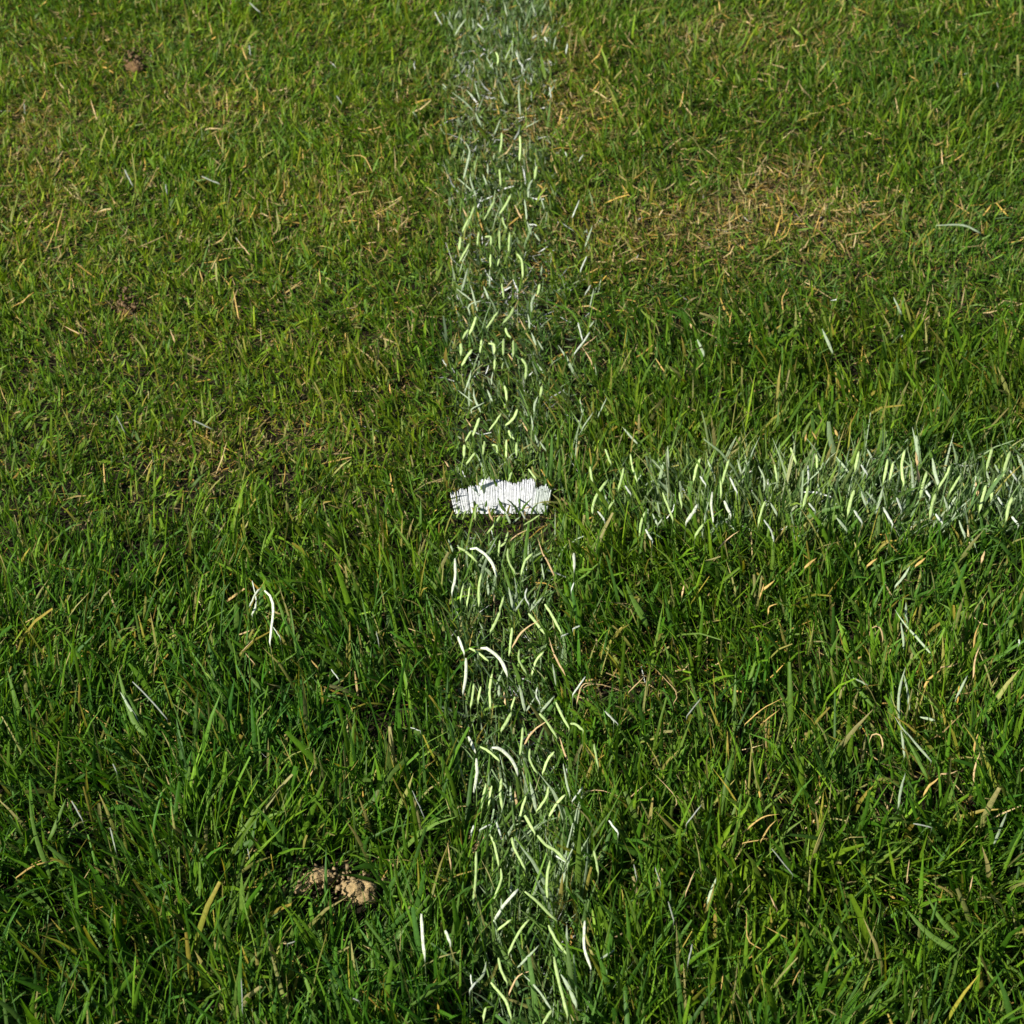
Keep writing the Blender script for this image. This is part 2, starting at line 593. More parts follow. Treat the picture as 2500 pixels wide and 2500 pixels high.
# ------------------------------------------------------------------ surveyed single blades
# strokes read off the photograph: region origin and scale, then colour, width, points (tip first or root first)
REG = {'T': (1000, 0, 500 / 1932), 'A': (1000, 300, 500 / 1932), 'B': (1000, 700, 500 / 1932), 'C': (1000, 1050, 500 / 1932),
       'D': (1000, 1450, 500 / 1932), 'E': (1000, 1900, 600 / 1932), 'F': (1400, 1000, 500 / 1932), 'G': (1900, 1000, 600 / 1932),
       'W': (500, 1350, 400 / 1932), 'R': (2000, 1450, 500 / 1932), 'P': (0, 0, 1250 / 1932), 'Q': (1250, 0, 1250 / 1932),
       'S': (0, 1250, 1250 / 1932), 'U': (1250, 1250, 1250 / 1932)}
DATA = """
A l22 868,95 868,180 850,275
A l22 1040,120 1045,220 1038,350
A l20 848,435 855,510 860,590
A l26 1200,405 1180,525
A g22 1165,530 1125,600 1120,700
A l26 960,670 910,770 855,850
A l22 808,730 760,810 705,910
A l24 615,785 580,870 545,970
A l22 560,900 500,1020
A l22 880,890 885,940 920,1000
A l28 480,1070 470,1190
A l22 565,1140 475,1305
A l20 652,1030 640,1150
A l22 715,1075 765,1075 768,1150
A l20 848,1015 850,1195
A l22 945,1030 935,1210
A l20 765,1240 762,1350
A l16 848,1280 832,1340
A l24 1012,1235 1060,1300 1068,1450
A l22 870,1515 888,1650
A l26 1230,1520 1208,1615
A g22 1190,1600 1155,1690 1150,1780
A g18 1085,720 1100,850 1105,905
A g24 1110,930 1150,1060
A g18 1160,1020 1230,1115
A g20 520,180 565,280 510,520
A g14 450,520 590,640
A g18 575,480 580,560 630,700
A g14 670,620 560,680
A g14 735,380 740,480
A g16 690,480 735,600
A g14 915,380 950,470
A w16 1600,730 1535,890
A g20 1725,970 1660,1160
A w18 1670,1260 1610,1400
A w16 1710,1530 1655,1620
A g14 1740,1560 1700,1740
A g22 550,1370 490,1590
A g16 440,1560 590,1680
A g20 575,1530 640,1770
A g16 690,1670 560,1720 570,1810
A g20 700,1540 745,1660
A g16 755,1380 755,1540
A w14 1640,300 1600,360
A g14 1230,680 1270,810
A s14 990,770 1055,900
A s16 500,800 540,880
A w14 1465,270 1480,310
B l28 985,195 950,270 885,340
B l22 835,235 790,300 730,385
B l28 630,280 600,370 565,445
B l24 555,400 505,485
B l26 905,385 920,440 955,480
B l30 487,530 485,640
B l30 590,590 495,740
B l24 680,500 665,615
B l26 745,535 795,545 800,620
B l24 885,490 885,645
B l26 980,505 978,655
B l24 802,685 800,775
B l22 890,715 875,765
B l28 1055,680 1100,745 1095,865
B l26 893,935 910,990 915,1065
B l30 1250,940 1235,1030
B g22 1215,1030 1180,1110 1175,1200
B g18 1145,1215 1160,1290 1160,1350
B g22 1180,1390 1220,1505
B g18 1230,1460 1290,1550
B g18 1115,255 1130,330 1130,390
B g22 1150,430 1190,545
B g18 1205,500 1260,595
B l28 1018,1155 980,1240 910,1305
B l22 865,1195 810,1280 755,1350
B l28 660,1240 630,1320 600,1400
B l22 580,1360 530,1450
B l24 935,1350 950,1400 985,1440
B l30 517,1490 515,1605
B l28 620,1565 540,1665
B l24 708,1460 693,1575
B l24 775,1495 820,1500 830,1570
B l24 915,1445 910,1605
B l26 1010,1470 1010,1590
B l22 965,1745 935,1830
B l22 1120,1720 1190,1810
B g20 580,790 560,880 520,1000
B g14 460,980 600,1090
B g20 605,960 610,1040 670,1180
B g14 710,1090 590,1150 585,1190
B g20 730,970 780,1080
B g16 785,800 770,920
B w20 1590,340 1630,500
B w22 1700,430 1640,520 1555,630
B s12 1780,455 1640,560
B s14 1620,560 1690,660 1740,770
B g14 1745,320 1700,380
B g16 1735,1180 1660,1290 1600,1390
B g14 1860,1045 1780,1220
B w16 305,680 345,740
B s14 330,1640 370,1700
B s14 530,1240 580,1320
B s14 500,270 550,360
B s14 1050,1250 1110,1360
B s12 1030,290 1090,400
B g16 1605,1060 1635,1210
C l22 930,960 900,1060 860,1100
C l20 850,1040 840,1180
C l26 455,1105 530,1145 635,1240
C W30 570,1120 640,1120 740,1200 790,1280 818,1370
C W26 430,1210 430,1380 400,1530
C l20 510,1445 480,1600
C l20 570,1475 540,1650
C l26 680,1350 655,1480 655,1650
C d36 870,1240 920,1400 950,1500
C g26 935,1480 960,1600 985,1700
C l22 930,1120 930,1220 1000,1355
C l24 1165,1160 1090,1240 1050,1360
C w22 1105,1490 1090,1570 1125,1640
C g20 1080,1580 1000,1700
C l24 890,1570 850,1700
C l30 855,1710 820,1800 765,1900
C g24 1260,1570 1140,1700
C l28 1120,1730 1180,1800 1270,1920
C l26 1275,1640 1350,1760 1430,1910
C s14 1120,935 1010,990 940,1050
C s18 1210,1010 1250,1150 1300,1240 1360,1370
C g18 365,1030 410,1150
C g22 740,1450 745,1550
C s22 790,1520 800,1620
C g16 1245,1260 1270,1400
C W28 1550,1160 1555,1310
C w18 1550,1440 1525,1510
C d24 1800,1240 1700,1330 1580,1430
D W28 455,400 515,555
D W30 530,605 530,780 505,925
D l26 560,510 640,550 740,630
D W34 670,512 730,512 840,600 890,680 920,765
D l26 965,320 955,450 940,575
D s20 1230,240 1060,360 970,500
D l22 1035,520 1030,610 1060,680 1105,750
D l26 1265,550 1200,620 1155,755
D s20 1315,410 1370,580 1470,770
D d44 960,610 1020,760 1040,860
D g34 1035,860 1060,970 1090,1100
D g20 1350,660 1380,860
D w22 1205,880 1195,960 1230,1035
D g20 1180,980 1105,1100
D l24 610,845 595,960 575,1060
D l24 672,875 640,1040
D l28 780,755 755,900 762,1065
D g28 845,860 845,960
D s26 890,920 905,1040
D l22 995,970 960,1080
D l32 960,1120 920,1200 865,1290
D g26 1370,960 1240,1110
D l28 1220,1125 1290,1200 1390,1355
D l26 1380,1020 1440,1150 1505,1265
D l26 1510,1225 1570,1230 1640,1290
D W30 555,1345 620,1490
D W32 632,1550 635,1700 605,1865
D l26 665,1440 740,1480 845,1570
D W34 775,1450 850,1460 950,1545 1000,1630 1020,1700
D l26 1068,1260 1060,1380 1042,1510
D s20 1330,1175 1160,1300 1080,1430
D l22 1138,1460 1130,1540 1160,1620 1205,1690
D l26 1365,1490 1300,1570 1258,1690
D s20 1415,1350 1460,1500 1500,1570
D d44 1065,1560 1120,1700 1150,1800
D g22 1450,1600 1475,1740 1510,1900
D l24 1740,1415 1780,1630
D w22 1660,780 1540,950
D s14 1735,840 1630,860 1580,1020
D w24 1850,1110 1930,1200
D w22 1610,300 1540,330
D w20 1500,370 1430,400
D w14 0,1260 100,1290
E l22 600,40 565,230
E l20 645,60 622,200
E l24 725,0 712,100 725,230
E g22 790,60 800,180
E s24 825,90 845,220
E l22 915,140 860,330
E g30 945,30 975,150 995,250
E l22 1095,60 1070,160 1000,255
E l24 1225,130 1150,210 1098,300
E l26 905,290 985,430
E l26 1005,450 1080,530 1150,570 1230,650
E w24 505,370 485,440
E w22 675,330 720,460
E w18 640,360 550,405
E l22 630,440 670,530 700,680
E l22 805,465 820,540 910,715
E l22 525,575 520,780 500,990
E l20 718,710 720,800 660,960
E W26 855,870 740,1000 665,1125
E l24 905,890 1010,975 1100,1070 1160,1120
E l24 1105,645 1080,780 1085,950
E l20 800,1110 690,1195
E l22 940,1110 860,1210 780,1375
E l24 1090,1155 1150,1270 1240,1385
E W24 1378,1120 1372,1320 1425,1490
E l20 1450,570 1485,745
E l22 697,1410 720,1510 765,1605
E g20 1020,1310 850,1490
E g22 605,1440 580,1540 520,1610
E w22 525,1600 470,1670
E l24 640,1605 750,1740 800,1880
E l26 1135,1405 1170,1580 1240,1860
E g34 1190,1540 1250,1640 1310,1790
E g18 900,1550 1000,1650 1110,1810
E l24 1120,1820 1050,1925
E l22 600,1800 580,1890
E s16 965,1510 850,1560 780,1700
E W26 92,1065 100,1230 118,1400
E W26 280,1195 322,1300
E w22 1565,330 1640,430
E s14 300,510 325,700
E g18 1615,1345 1490,1430
E g22 1235,1150 1240,1360
E w18 1360,70 1280,180
E d28 560,1100 710,1250
E d40 700,1310 800,1470
E d44 640,1210 480,1490
E d40 860,650 900,880
E d32 430,1500 250,1620 20,1780
E g24 800,820 795,900
E w20 1150,610 1230,660
E w16 480,1540 490,1640
F l22 300,370 330,450 355,510
F l30 330,660 230,790 185,910 180,990
F w26 230,960 300,1050
F l24 155,540 180,690
F l26 475,550 450,660 425,750
F w24 485,715 545,800
F l20 540,420 555,540 600,670
F g16 650,600 605,670
F l24 385,850 340,925
F l26 680,965 640,1060 625,1175
F w26 680,1130 745,1240
F g22 745,980 795,1090
F g16 850,1010 795,1090
F g22 730,460 850,580
F l24 840,780 890,910 940,1040
F l24 1000,780 1020,910
F W32 1170,895 1130,970 1065,1065
F l28 1195,460 1155,570 1135,665
F w24 1195,630 1250,710
F W24 1310,775 1300,900 1320,1050
F W30 1425,860 1485,1000
F l26 1470,470 1430,590 1405,690
F w26 1475,640 1545,780
F l22 1388,670 1395,810
F g22 1265,470 1310,590
F g22 1545,470 1585,600
F g18 1640,520 1590,600
F g22 1745,530 1800,650 1800,750
F l24 1805,865 1770,970 1745,1080
F w26 1800,1040 1870,1150 1890,1240
F g26 1860,880 1920,990
F l22 1900,520 1920,670
F l28 1225,1075 1150,1190
F g16 1480,1090 1530,1140
F s14 1570,1140 1440,1230 1370,1310
F g24 890,340 895,560
F g22 460,160 600,320
F g22 295,800 335,915
F o26 1900,1610 1780,1710
F o16 1800,1640 1760,1770
F s18 1050,1630 1025,1750
F o16 1930,1830 1850,1860 1840,1920
F d40 490,1620 560,1780 630,1920
F d30 400,1650 480,1760
G l24 100,300 140,415
G w20 235,440 238,570
G l20 300,345 308,475
G l26 240,600 220,680 200,760
G w24 240,735 295,800
G l24 635,330 605,470
G w24 650,430 700,510
G g20 455,370 560,500
G l28 598,635 570,720 550,815
G w26 595,790 660,890
G l24 860,390 830,560
G l22 905,410 880,540
G l26 995,320 970,440 985,580
G s22 1080,330 1095,430
G s24 1090,440 1110,570
G g24 1045,400 1055,520 1065,640
G l26 1170,485 1140,580 1120,680
G d30 1150,230 1210,380
G g28 1210,380 1235,500 1260,600
G l22 1350,440 1320,520 1265,605
G w24 1160,635 1195,690
G l28 1240,660 1210,750 1195,840
G w26 1235,820 1290,890
G l22 1440,510 1350,650
G g22 1300,680 1335,780
G g20 1400,680 1340,775
G l26 1685,300 1640,460
G l28 1825,330 1790,430 1770,520
G w24 1820,475 1880,560
G l26 1720,540 1685,620 1675,700
G l26 1635,595 1610,680 1585,790
G w26 1720,680 1765,750
G l28 1840,690 1810,770 1795,860
G w26 1835,840 1890,910
G w26 825,770 900,900
G g22 650,640 690,750
G g20 745,660 690,750
G w24 930,690 970,790
G g26 460,850 540,950
G g22 1420,870 1470,1000
G s26 1550,550 1570,680
G g24 1880,350 1920,450
G o22 435,140 465,200
G o18 220,190 215,240
G o16 265,170 300,230
G g22 1080,200 1110,320
G g24 830,600 775,800
G o24 300,1165 210,1240
G o24 780,1165 700,1230
G o24 1160,1165 1080,1230
G g22 1035,1230 990,1310 920,1390
G s24 1625,1110 1600,1190
G d36 1560,1270 1530,1350
G g20 700,310 740,390
G g20 310,580 340,690
G g20 1790,560 1820,640
G g20 1700,430 1740,500
W w18 560,330 600,500 605,600
W W26 605,590 595,650 560,720
W W22 660,420 600,480 530,630
W W34 705,440 770,510 810,650 790,850 765,1050
W w14 810,870 890,1000
W s20 580,900 400,965
W s18 580,1010 430,1180
W s14 470,1170 590,1310
W d44 835,510 930,750 985,970
W y54 0,1400 150,1560 290,1780
W d90 380,580 375,720 370,880
W d30 395,560 200,850
W d50 510,1330 530,1450 750,1680
W o22 1250,1260 1330,1350
W w20 1490,1370 1580,1490
W o20 1690,1790 1740,1840
W d36 1330,760 1430,980
R s16 470,400 490,330 540,305 590,340 600,440
R s16 470,1410 490,1340 540,1320 590,1350 600,1450
R G26 715,150 780,250 900,390 1060,570
R d34 800,350 900,560 1010,720
R g26 770,270 790,400 805,530
R g28 820,80 820,200 830,290
R g26 815,690 770,850 750,1000 755,1180
R g22 800,760 830,900 850,1080
R G26 715,1160 780,1260 900,1400 1060,1580
R d34 790,1300 900,1500 1020,1740
R g26 770,1280 790,1400 805,1530
R g26 815,1690 770,1850 750,2000
R o24 1150,715 1050,790 990,880
R s18 1150,690 1250,680 1310,655
R o24 1150,1725 1050,1800 990,1890
R s18 1150,1700 1250,1690 1310,1665
R o20 1510,285 1470,400 1460,500
R s20 1520,480 1470,620 1455,780
R o20 1510,1295 1470,1410 1460,1510
R s20 1520,1490 1470,1630 1455,1790
R s14 1440,200 1520,270 1590,290
R d36 240,730 370,900 510,1060
R d30 450,430 270,600
R g28 950,1160 1090,1190
R g20 320,790 460,860
R g24 1400,770 1290,990
R o22 400,590 370,610
R w24 1885,430 1890,470
P w12 470,640 500,700
P w12 760,665 830,695
P w10 440,1570 470,1630
P w12 730,1585 800,1620
P w10 940,170 945,205
P w10 1270,360 1290,390
P w10 625,695 630,730
P w10 940,10 980,45
P o12 910,170 930,225
P o10 925,270 940,300
P o10 240,770 210,890
P o8 1300,590 1370,590 1405,650
P o10 1390,490 1470,470
P o10 750,1010 765,1060
P o12 880,1090 900,1200
P o10 790,80 800,130
P o10 1205,1010 1208,1070
P o14 390,1740 395,1820
P s12 640,1240 660,1290
P s10 340,370 365,450
P w8 1565,230 1562,255
P o10 965,440 975,470
P o10 1140,560 1145,600
P s10 890,900 945,965
P w8 890,895 910,925
P w8 90,390 95,430
P s10 240,1230 300,1260
Q o12 780,0 785,40
Q o12 1045,1080 1020,1130 1025,1180
Q o10 830,1170 820,1230
Q o10 900,1250 895,1290
Q o12 540,1350 575,1400
Q y16 485,1170 550,1225
Q s12 980,630 1050,670
Q s10 1580,1190 1550,1215
Q g12 700,1280 725,1340
Q g12 1170,1240 1210,1330
Q g9 1600,850 1700,850 1770,880
Q w8 1830,310 1835,330
Q y12 1055,100 1090,135
Q s10 130,90 115,130
Q s10 1620,560 1625,620
Q o10 1110,1290 1130,1350
Q o10 1330,1330 1345,1370
Q o10 1370,1390 1385,1415
Q g10 1440,1120 1470,1190
S w12 500,640 560,700 630,780
S g12 455,680 520,790
S w12 270,1090 310,1160
S w12 415,1190 435,1270
S o14 60,1380 130,1335 220,1310
S w8 1555,1050 1600,1150
S w12 1330,1835 1355,1845
S w10 910,1760 915,1880
S w8 1420,450 1430,500
S w10 1115,1620 1085,1630
S w8 935,1270 940,1300
S w10 425,950 440,980
S d18 110,1060 130,1200 190,1380
S d18 250,1080 215,1170 190,1230
S d22 440,580 500,780 560,850
S d16 855,720 780,600
U d26 430,280 490,390 510,430
U d26 1480,1490 1570,1590 1680,1660
U d18 1560,1440 1620,1540 1690,1610
U o14 870,1210 950,1150 1010,1140
U o14 940,1240 970,1190 1000,1160
U o10 870,1250 970,1230
U o9 880,800 950,740 1030,700
U o12 940,800 1010,745
U o10 885,1500 890,1610 940,1650
U s14 970,1440 1000,1500
U o10 950,1560 1040,1610
U s12 690,1350 655,1440
U o10 800,1720 790,1800
U o10 1090,1720 1060,1780
U w12 980,1270 1060,1370
U w12 680,1630 665,1700
U s8 250,700 270,660 330,650 430,680
U s8 250,1100 270,1060 330,1050 430,1080
U s10 500,620 440,680
U s10 515,1020 440,1080
U s8 540,590 620,680 610,720
U s8 540,990 620,1080 610,1120
U w12 715,700 660,770
U w12 715,1105 660,1175
U w12 350,750 400,800
U w12 590,1470 610,1540
U s12 1500,1310 1490,1390
U s12 1740,1370 1730,1420
U w12 1515,1175 1585,1190
U g10 1870,1130 1820,1250
U w8 540,1340 560,1400
U w10 460,1330 470,1380
U g14 770,1380 740,1470
T g20 460,100 430,180
T g20 350,150 410,280
T g20 540,170 470,260 430,330
T g18 600,180 600,270
T l22 815,490 835,540 830,610
T g16 890,20 920,150
T g22 1150,20 1185,130
T w22 1270,350 1300,390
T w24 1200,330 1160,360
T g16 1380,340 1360,460
T w18 1490,410 1475,500
T w18 1320,820 1335,920
T g18 1370,800 1310,900
T g22 1035,780 1030,880 1045,1080
T g16 850,850 900,980
T g16 720,530 790,650
T g16 400,870 540,980 600,1050
T g20 620,1060 680,1190
T g20 310,790 345,830
T w16 235,110 300,230
T s18 1320,200 1250,330
T g14 1150,850 1150,950
T g16 1230,1130 1100,1200
T g16 860,1120 800,1260
T g18 920,230 925,330
T w18 700,280 640,220
T g14 960,440 900,560
T w14 1065,600 1060,680
T w14 1145,730 1150,780
T g14 430,1130 510,1150
T w14 40,600 50,650
T g14 30,1050 70,1110
T g18 1010,470 1030,560
T g16 540,850 600,920
T g16 610,760 660,950
"""
# blades that stand in front of the white tuft
FRONT = """
C d30 830,635 870,720 905,770
C g24 905,765 925,820 950,880
C k22 912,648 985,710 1028,785
C d24 1155,640 1090,710 1035,790
C d22 1218,685 1170,735 1150,800
C l22 643,695 622,745 620,850
C d22 728,660 716,725
C s20 742,715 758,800 790,860
C l18 475,745 445,830
C l18 530,760 500,840
C l22 852,810 805,890 735,975
C w22 1050,765 1092,840
C g18 1040,820 975,875
C l16 1230,800 1080,895
C d20 1268,650 1285,740 1275,800
"""
TINTS = {'l': ((0.16, 0.33, 0.04), (0.50, 0.64, 0.28)), 'w': ((0.32, 0.40, 0.28), (0.56, 0.61, 0.56)),
         'W': ((0.38, 0.50, 0.24), (0.66, 0.69, 0.62)), 'g': ((0.20, 0.30, 0.15), (0.38, 0.46, 0.33)),
         'G': ((0.16, 0.28, 0.10), (0.42, 0.50, 0.36)),
         's': ((0.38, 0.25, 0.11), (0.62, 0.46, 0.24)), 'o': ((0.38, 0.25, 0.06), (0.56, 0.40, 0.13)),
         'd': ((0.07, 0.16, 0.018), (0.12, 0.23, 0.035)), 'k': ((0.03, 0.075, 0.010), (0.05, 0.11, 0.016)),
         'y': ((0.20, 0.34, 0.04), (0.30, 0.42, 0.07))}


def canopy(x, y):
    return float(height_map(np.array([x]), np.array([y]))[0]) * 0.048


def resample(P, n):
    """smooth a survey stroke into n+1 evenly spaced points"""
    P = np.array(P, float)
    if len(P) > 2:                        # Catmull-Rom
        Q = []
        E = np.vstack([2 * P[0] - P[1], P, 2 * P[-1] - P[-2]])
        for i in range(1, len(E) - 2):
            for t in np.linspace(0, 1, 8, endpoint=False):
                a, b, c, d = E[i - 1], E[i], E[i + 1], E[i + 2]
                Q.append(0.5 * (2 * b + (c - a) * t + (2 * a - 5 * b + 4 * c - d) * t * t + (3 * b - a - 3 * c + d) * t ** 3))
        Q.append(E[-2])
        P = np.array(Q)
    d = np.concatenate([[0], np.cumsum(np.linalg.norm(np.diff(P, axis=0), axis=1))])
    s = np.linspace(0, d[-1], n + 1)
    return np.stack([np.interp(s, d, P[:, k]) for k in range(P.shape[1])], 1)


def stroke_blade(kind, wz, pts, reg, front=False):
    """a blade of real thickness that rises out of the sward; returns verts, quads, colours, root"""
    ox, oy, sc = REG[reg]
    P = [(ox + a * sc, oy + b * sc) for a, b in pts]
    if P[0][1] < P[-1][1]:
        P = P[::-1]                        # root end first
    lowx, lowy = max(P, key=lambda q: q[1])
    jit = random.uniform(0.85, 1.15)
    if front:
        g = on_ground(lowx, lowy + 18, 0.004)
        n = np.array([0, -0.97, 0.25])
        p0 = g
    else:
        g0 = on_ground(lowx, lowy)
        zc = (0.80 if kind in 'dky' else 1.28 if kind in 'lwW' else 0.92) * canopy(g0[0], g0[1]) * jit
        p0 = on_ground(lowx, lowy, zc)
        n = np.array([random.uniform(-.25, .25), -random.uniform(0.35, 0.75), 0.85])
    n = n / np.linalg.norm(n)
    nseg = 7 if len(P) > 2 else 5
    S = resample(P, nseg)
    S = S + rng.normal(0, 0.35, S.shape)
    X = np.array([on_plane(a, b, p0, n) for a, b in S])
    w = wz * sc / SRC * 2 * TH * np.linalg.norm(X.mean(0) - CP) * math.cos(0.12)
    w *= 0.5 if (reg in 'PQSU' and kind in 'wos') else (0.8 if (reg == 'T' or kind == 'w') else 1.02)
    # root: down to the soil under the sward, thin, so that the blade really grows out of the ground
    root = X[0].copy()
    root[2] = 0.0
    root[:2] += (X[0] - X[1])[:2] * 0.25
    grown = X[0][2] > 0.004
    root[1] += 0.008                       # leans back under the leaf
    if grown:
        X = np.vstack([root, X[0] * 0.88 + root * 0.12, X])
    m = len(X)
    tan = np.gradient(X, axis=0)
    tan /= np.linalg.norm(tan, axis=1)[:, None] + 1e-9
    view = np.array([0.0, -0.7, 0.7])
    nor0 = n if n[2] > 0 else -n
    side = np.cross(tan, nor0)
    side /= np.linalg.norm(side, axis=1)[:, None] + 1e-9
    up = np.cross(side, tan)
    s = np.linspace(0, 1, m)
    flat = kind in 'dkyGg' and not front
    prof = 0.72 + 0.28 * np.minimum(1, s * 4)
    if kind in 'dkyGso':
        prof *= 1 - np.clip((s - 0.45) / 0.55, 0, 1) ** 1.8 * 0.9
        thick = 0.16
    elif kind == 'g':
        prof *= 1 - np.clip((s - 0.6) / 0.4, 0, 1) ** 2 * 0.8
        thick = 0.16
    else:
        prof[-1] *= 0.55
        thick = 0.26
    prof[0] *= 0.3
    if grown:
        prof[1] *= 0.35
        prof[2] *= 0.6
    edge, mid = TINTS[kind]
    edge = np.array(edge)
    mid = np.array(mid)
    k = random.uniform(0.82, 1.1) * (0.5 if reg in 'PQSU' and kind == 'w' else 1)
    ang = [math.pi, math.pi * 0.72, math.pi / 2, math.pi * 0.28, 0.0, -math.pi / 2]
    V, C = [], []
    for i in range(m):
        ww = w * prof[i] * 0.5 * (1 + 0.12 * random.uniform(-1, 1))
        for a in ang:
            V.append(X[i] + side[i] * math.cos(a) * ww + up[i] * math.sin(a) * ww * thick)
            f = max(0.0, math.sin(a))
            c = edge * (1 - f) + mid * f
            if grown and i < 2:
                c = c * 0.1 + np.array([0.05, 0.10, 0.015]) * 0.9      # the paint did not reach the foot
            C.append(c * k)
    na = len(ang)
    Q = []
    for i in range(m - 1):
        for j in range(na):
            j2 = (j + 1) % na
            Q.append([i * na + j, i * na + j2, (i + 1) * na + j2, (i + 1) * na + j])
    Q.append([0, 5, 4, 0 + 1]) if False else None
    # closed ends
    for r in (0, m - 1):
        b = r * na
        Q.append([b, b + 1, b + 2, b + 5])
        Q.append([b + 5, b + 2, b + 3, b + 4])
    V = np.array(V)
    V[:, 2] = np.maximum(V[:, 2], -0.002)
    return V, np.array(Q), np.array(C)


def shape_words(P, kind):
    (x0, y0), (x1, y1) = P[0], P[-1]
    if y0 > y1:
        x0, y0, x1, y1 = x1, y1, x0, y0        # 0 = upper end
    dx, dy = x0 - x1, y1 - y0
    bend = ''
    if len(P) > 2:
        mx, my = P[len(P) // 2]
        L = math.hypot(x1 - x0, y1 - y0) + 1e-6
        dev = abs((x1 - x0) * (y0 - my) - (x0 - mx) * (y1 - y0)) / L / L
        bend = 'strongly curved' if dev > 0.16 else ('gently curved' if dev > 0.06 else '')
    a = math.degrees(math.atan2(dx, max(dy, 1e-3)))
    if abs(a) < 10:
        d = 'upright'
    elif abs(a) > 55:
        d = 'nearly flat-lying'
    else:
        d = 'leaning right' if a > 0 else 'leaning left'
    return (bend + ' ' + d).strip() if bend else ('straight ' + d)


COLW = {'l': 'pale lime', 'w': 'chalky white', 'W': 'bright white', 'g': 'grey-white', 'G': 'white-tipped green', 's': 'straw brown',
        'o': 'orange yellow', 'd': 'broad green', 'k': 'dark green', 'y': 'broad yellow-green'}


def place_words(x, y):
    """where a stroke stands, in a few words, from its survey position in the 1932 px reading"""
    k = 1932 / SRC
    u, v = x * k, y * k
    if 815 < u < 1130 and (v < 1010 or u < 1120):
        c = 955 + 40 * max(0, min(1, (v - 1200) / 700))
        if u > c + 115:
            return 'just right of upright stripe, ' + ('above side stripe' if v < 830 else 'level with side stripe' if v < 1040 else 'below side stripe')
        side = 'left edge' if u < c - 42 else ('right edge' if u > c + 48 else 'centre')
        for lim, b in ((120, 'at far end'), (240, 'near far end'), (360, 'in far quarter'), (480, 'a quarter down'), (590, 'midway to white tuft'),
                       (690, 'two thirds to white tuft'), (790, 'some way behind white tuft'), (900, 'just behind white tuft'), (1090, 'right below white tuft'),
                       (1200, 'just nearer than white tuft'), (1310, 'halfway from tuft to clods'), (1420, 'well beyond sandy clods'),
                       (1530, 'little beyond sandy clods'), (1650, 'beside sandy clods'), (1760, 'just nearer than clods'), (9999, 'at near end')):
            if v < lim:
                break
        return side + ' of upright stripe ' + b
    if u >= 1040 and 790 < v < 1060:
        row = 'far edge' if v < 900 else ('near edge' if v > 960 else 'middle')
        for lim, b in ((1200, 'nearest white tuft'), (1330, 'close to white tuft'), (1460, 'a third along'), (1600, 'halfway along'), (1760, 'two thirds along'), (9999, 'at outer end')):
            if u < lim:
                break
        return row + ' of side stripe ' + b
    if v <= 830:
        r = 'far back' if v < 400 else 'halfway back'
        return 'in turf %s %s of upright stripe' % (r, 'left' if u < 960 else 'right')
    if u < 960:
        if math.hypot(u - 640, v - 1670) < 170:
            return 'in grass beside sandy clods'
        return 'in turf left of stripe, ' + ('beyond sandy clods' if v < 1500 else 'around sandy clods')
    r = 'turf below side stripe' if v < 1400 else 'near turf right of stripe'
    return 'in ' + r + (', close to upright stripe' if u < 1300 else ('' if u < 1600 else ', at frame edge'))


GROUPS = {'l': 'lime and white painted blades', 'w': 'lime and white painted blades', 'W': 'lime and white painted blades',
          'g': 'grey-white painted blades', 'G': 'grey-white painted blades', 's': 'dead straw blades', 'o': 'dead straw blades',
          'd': 'broad green blades', 'k': 'broad green blades', 'y': 'broad green blades'}
NAMES = {'l': 'painted_blade', 'w': 'painted_blade', 'W': 'painted_blade', 'g': 'painted_blade', 'G': 'painted_blade',
         's': 'dead_blade', 'o': 'dead_blade', 'd': 'grass_blade', 'k': 'grass_blade', 'y': 'grass_blade'}
bags = {'paint': Bag(), 'dry': Bag()}
blades = []
for txt, front in ((DATA, False), (FRONT, True)):
    for line in txt.strip().splitlines():
        f = line.split()
        reg, kind, wz = f[0], f[1][0], float(f[1][1:])
        pts = [tuple(float(c) for c in q.split(',')) for q in f[2:]]
        V, Q, C = stroke_blade(kind, wz, pts, reg, front)
        ox, oy, sc = REG[reg]
        P = [(ox + a * sc, oy + b * sc) for a, b in pts]
        ln = sum(math.dist(P[i], P[i + 1]) for i in range(len(P) - 1))
        cx = sum(p[0] for p in P) / len(P)
        cy = sum(p[1] for p in P) / len(P)
        if max(p[1] for p in P) > 2520:
            pass
        blades.append([kind, V, Q, C, P, ln, cx, cy, front, wz * sc])
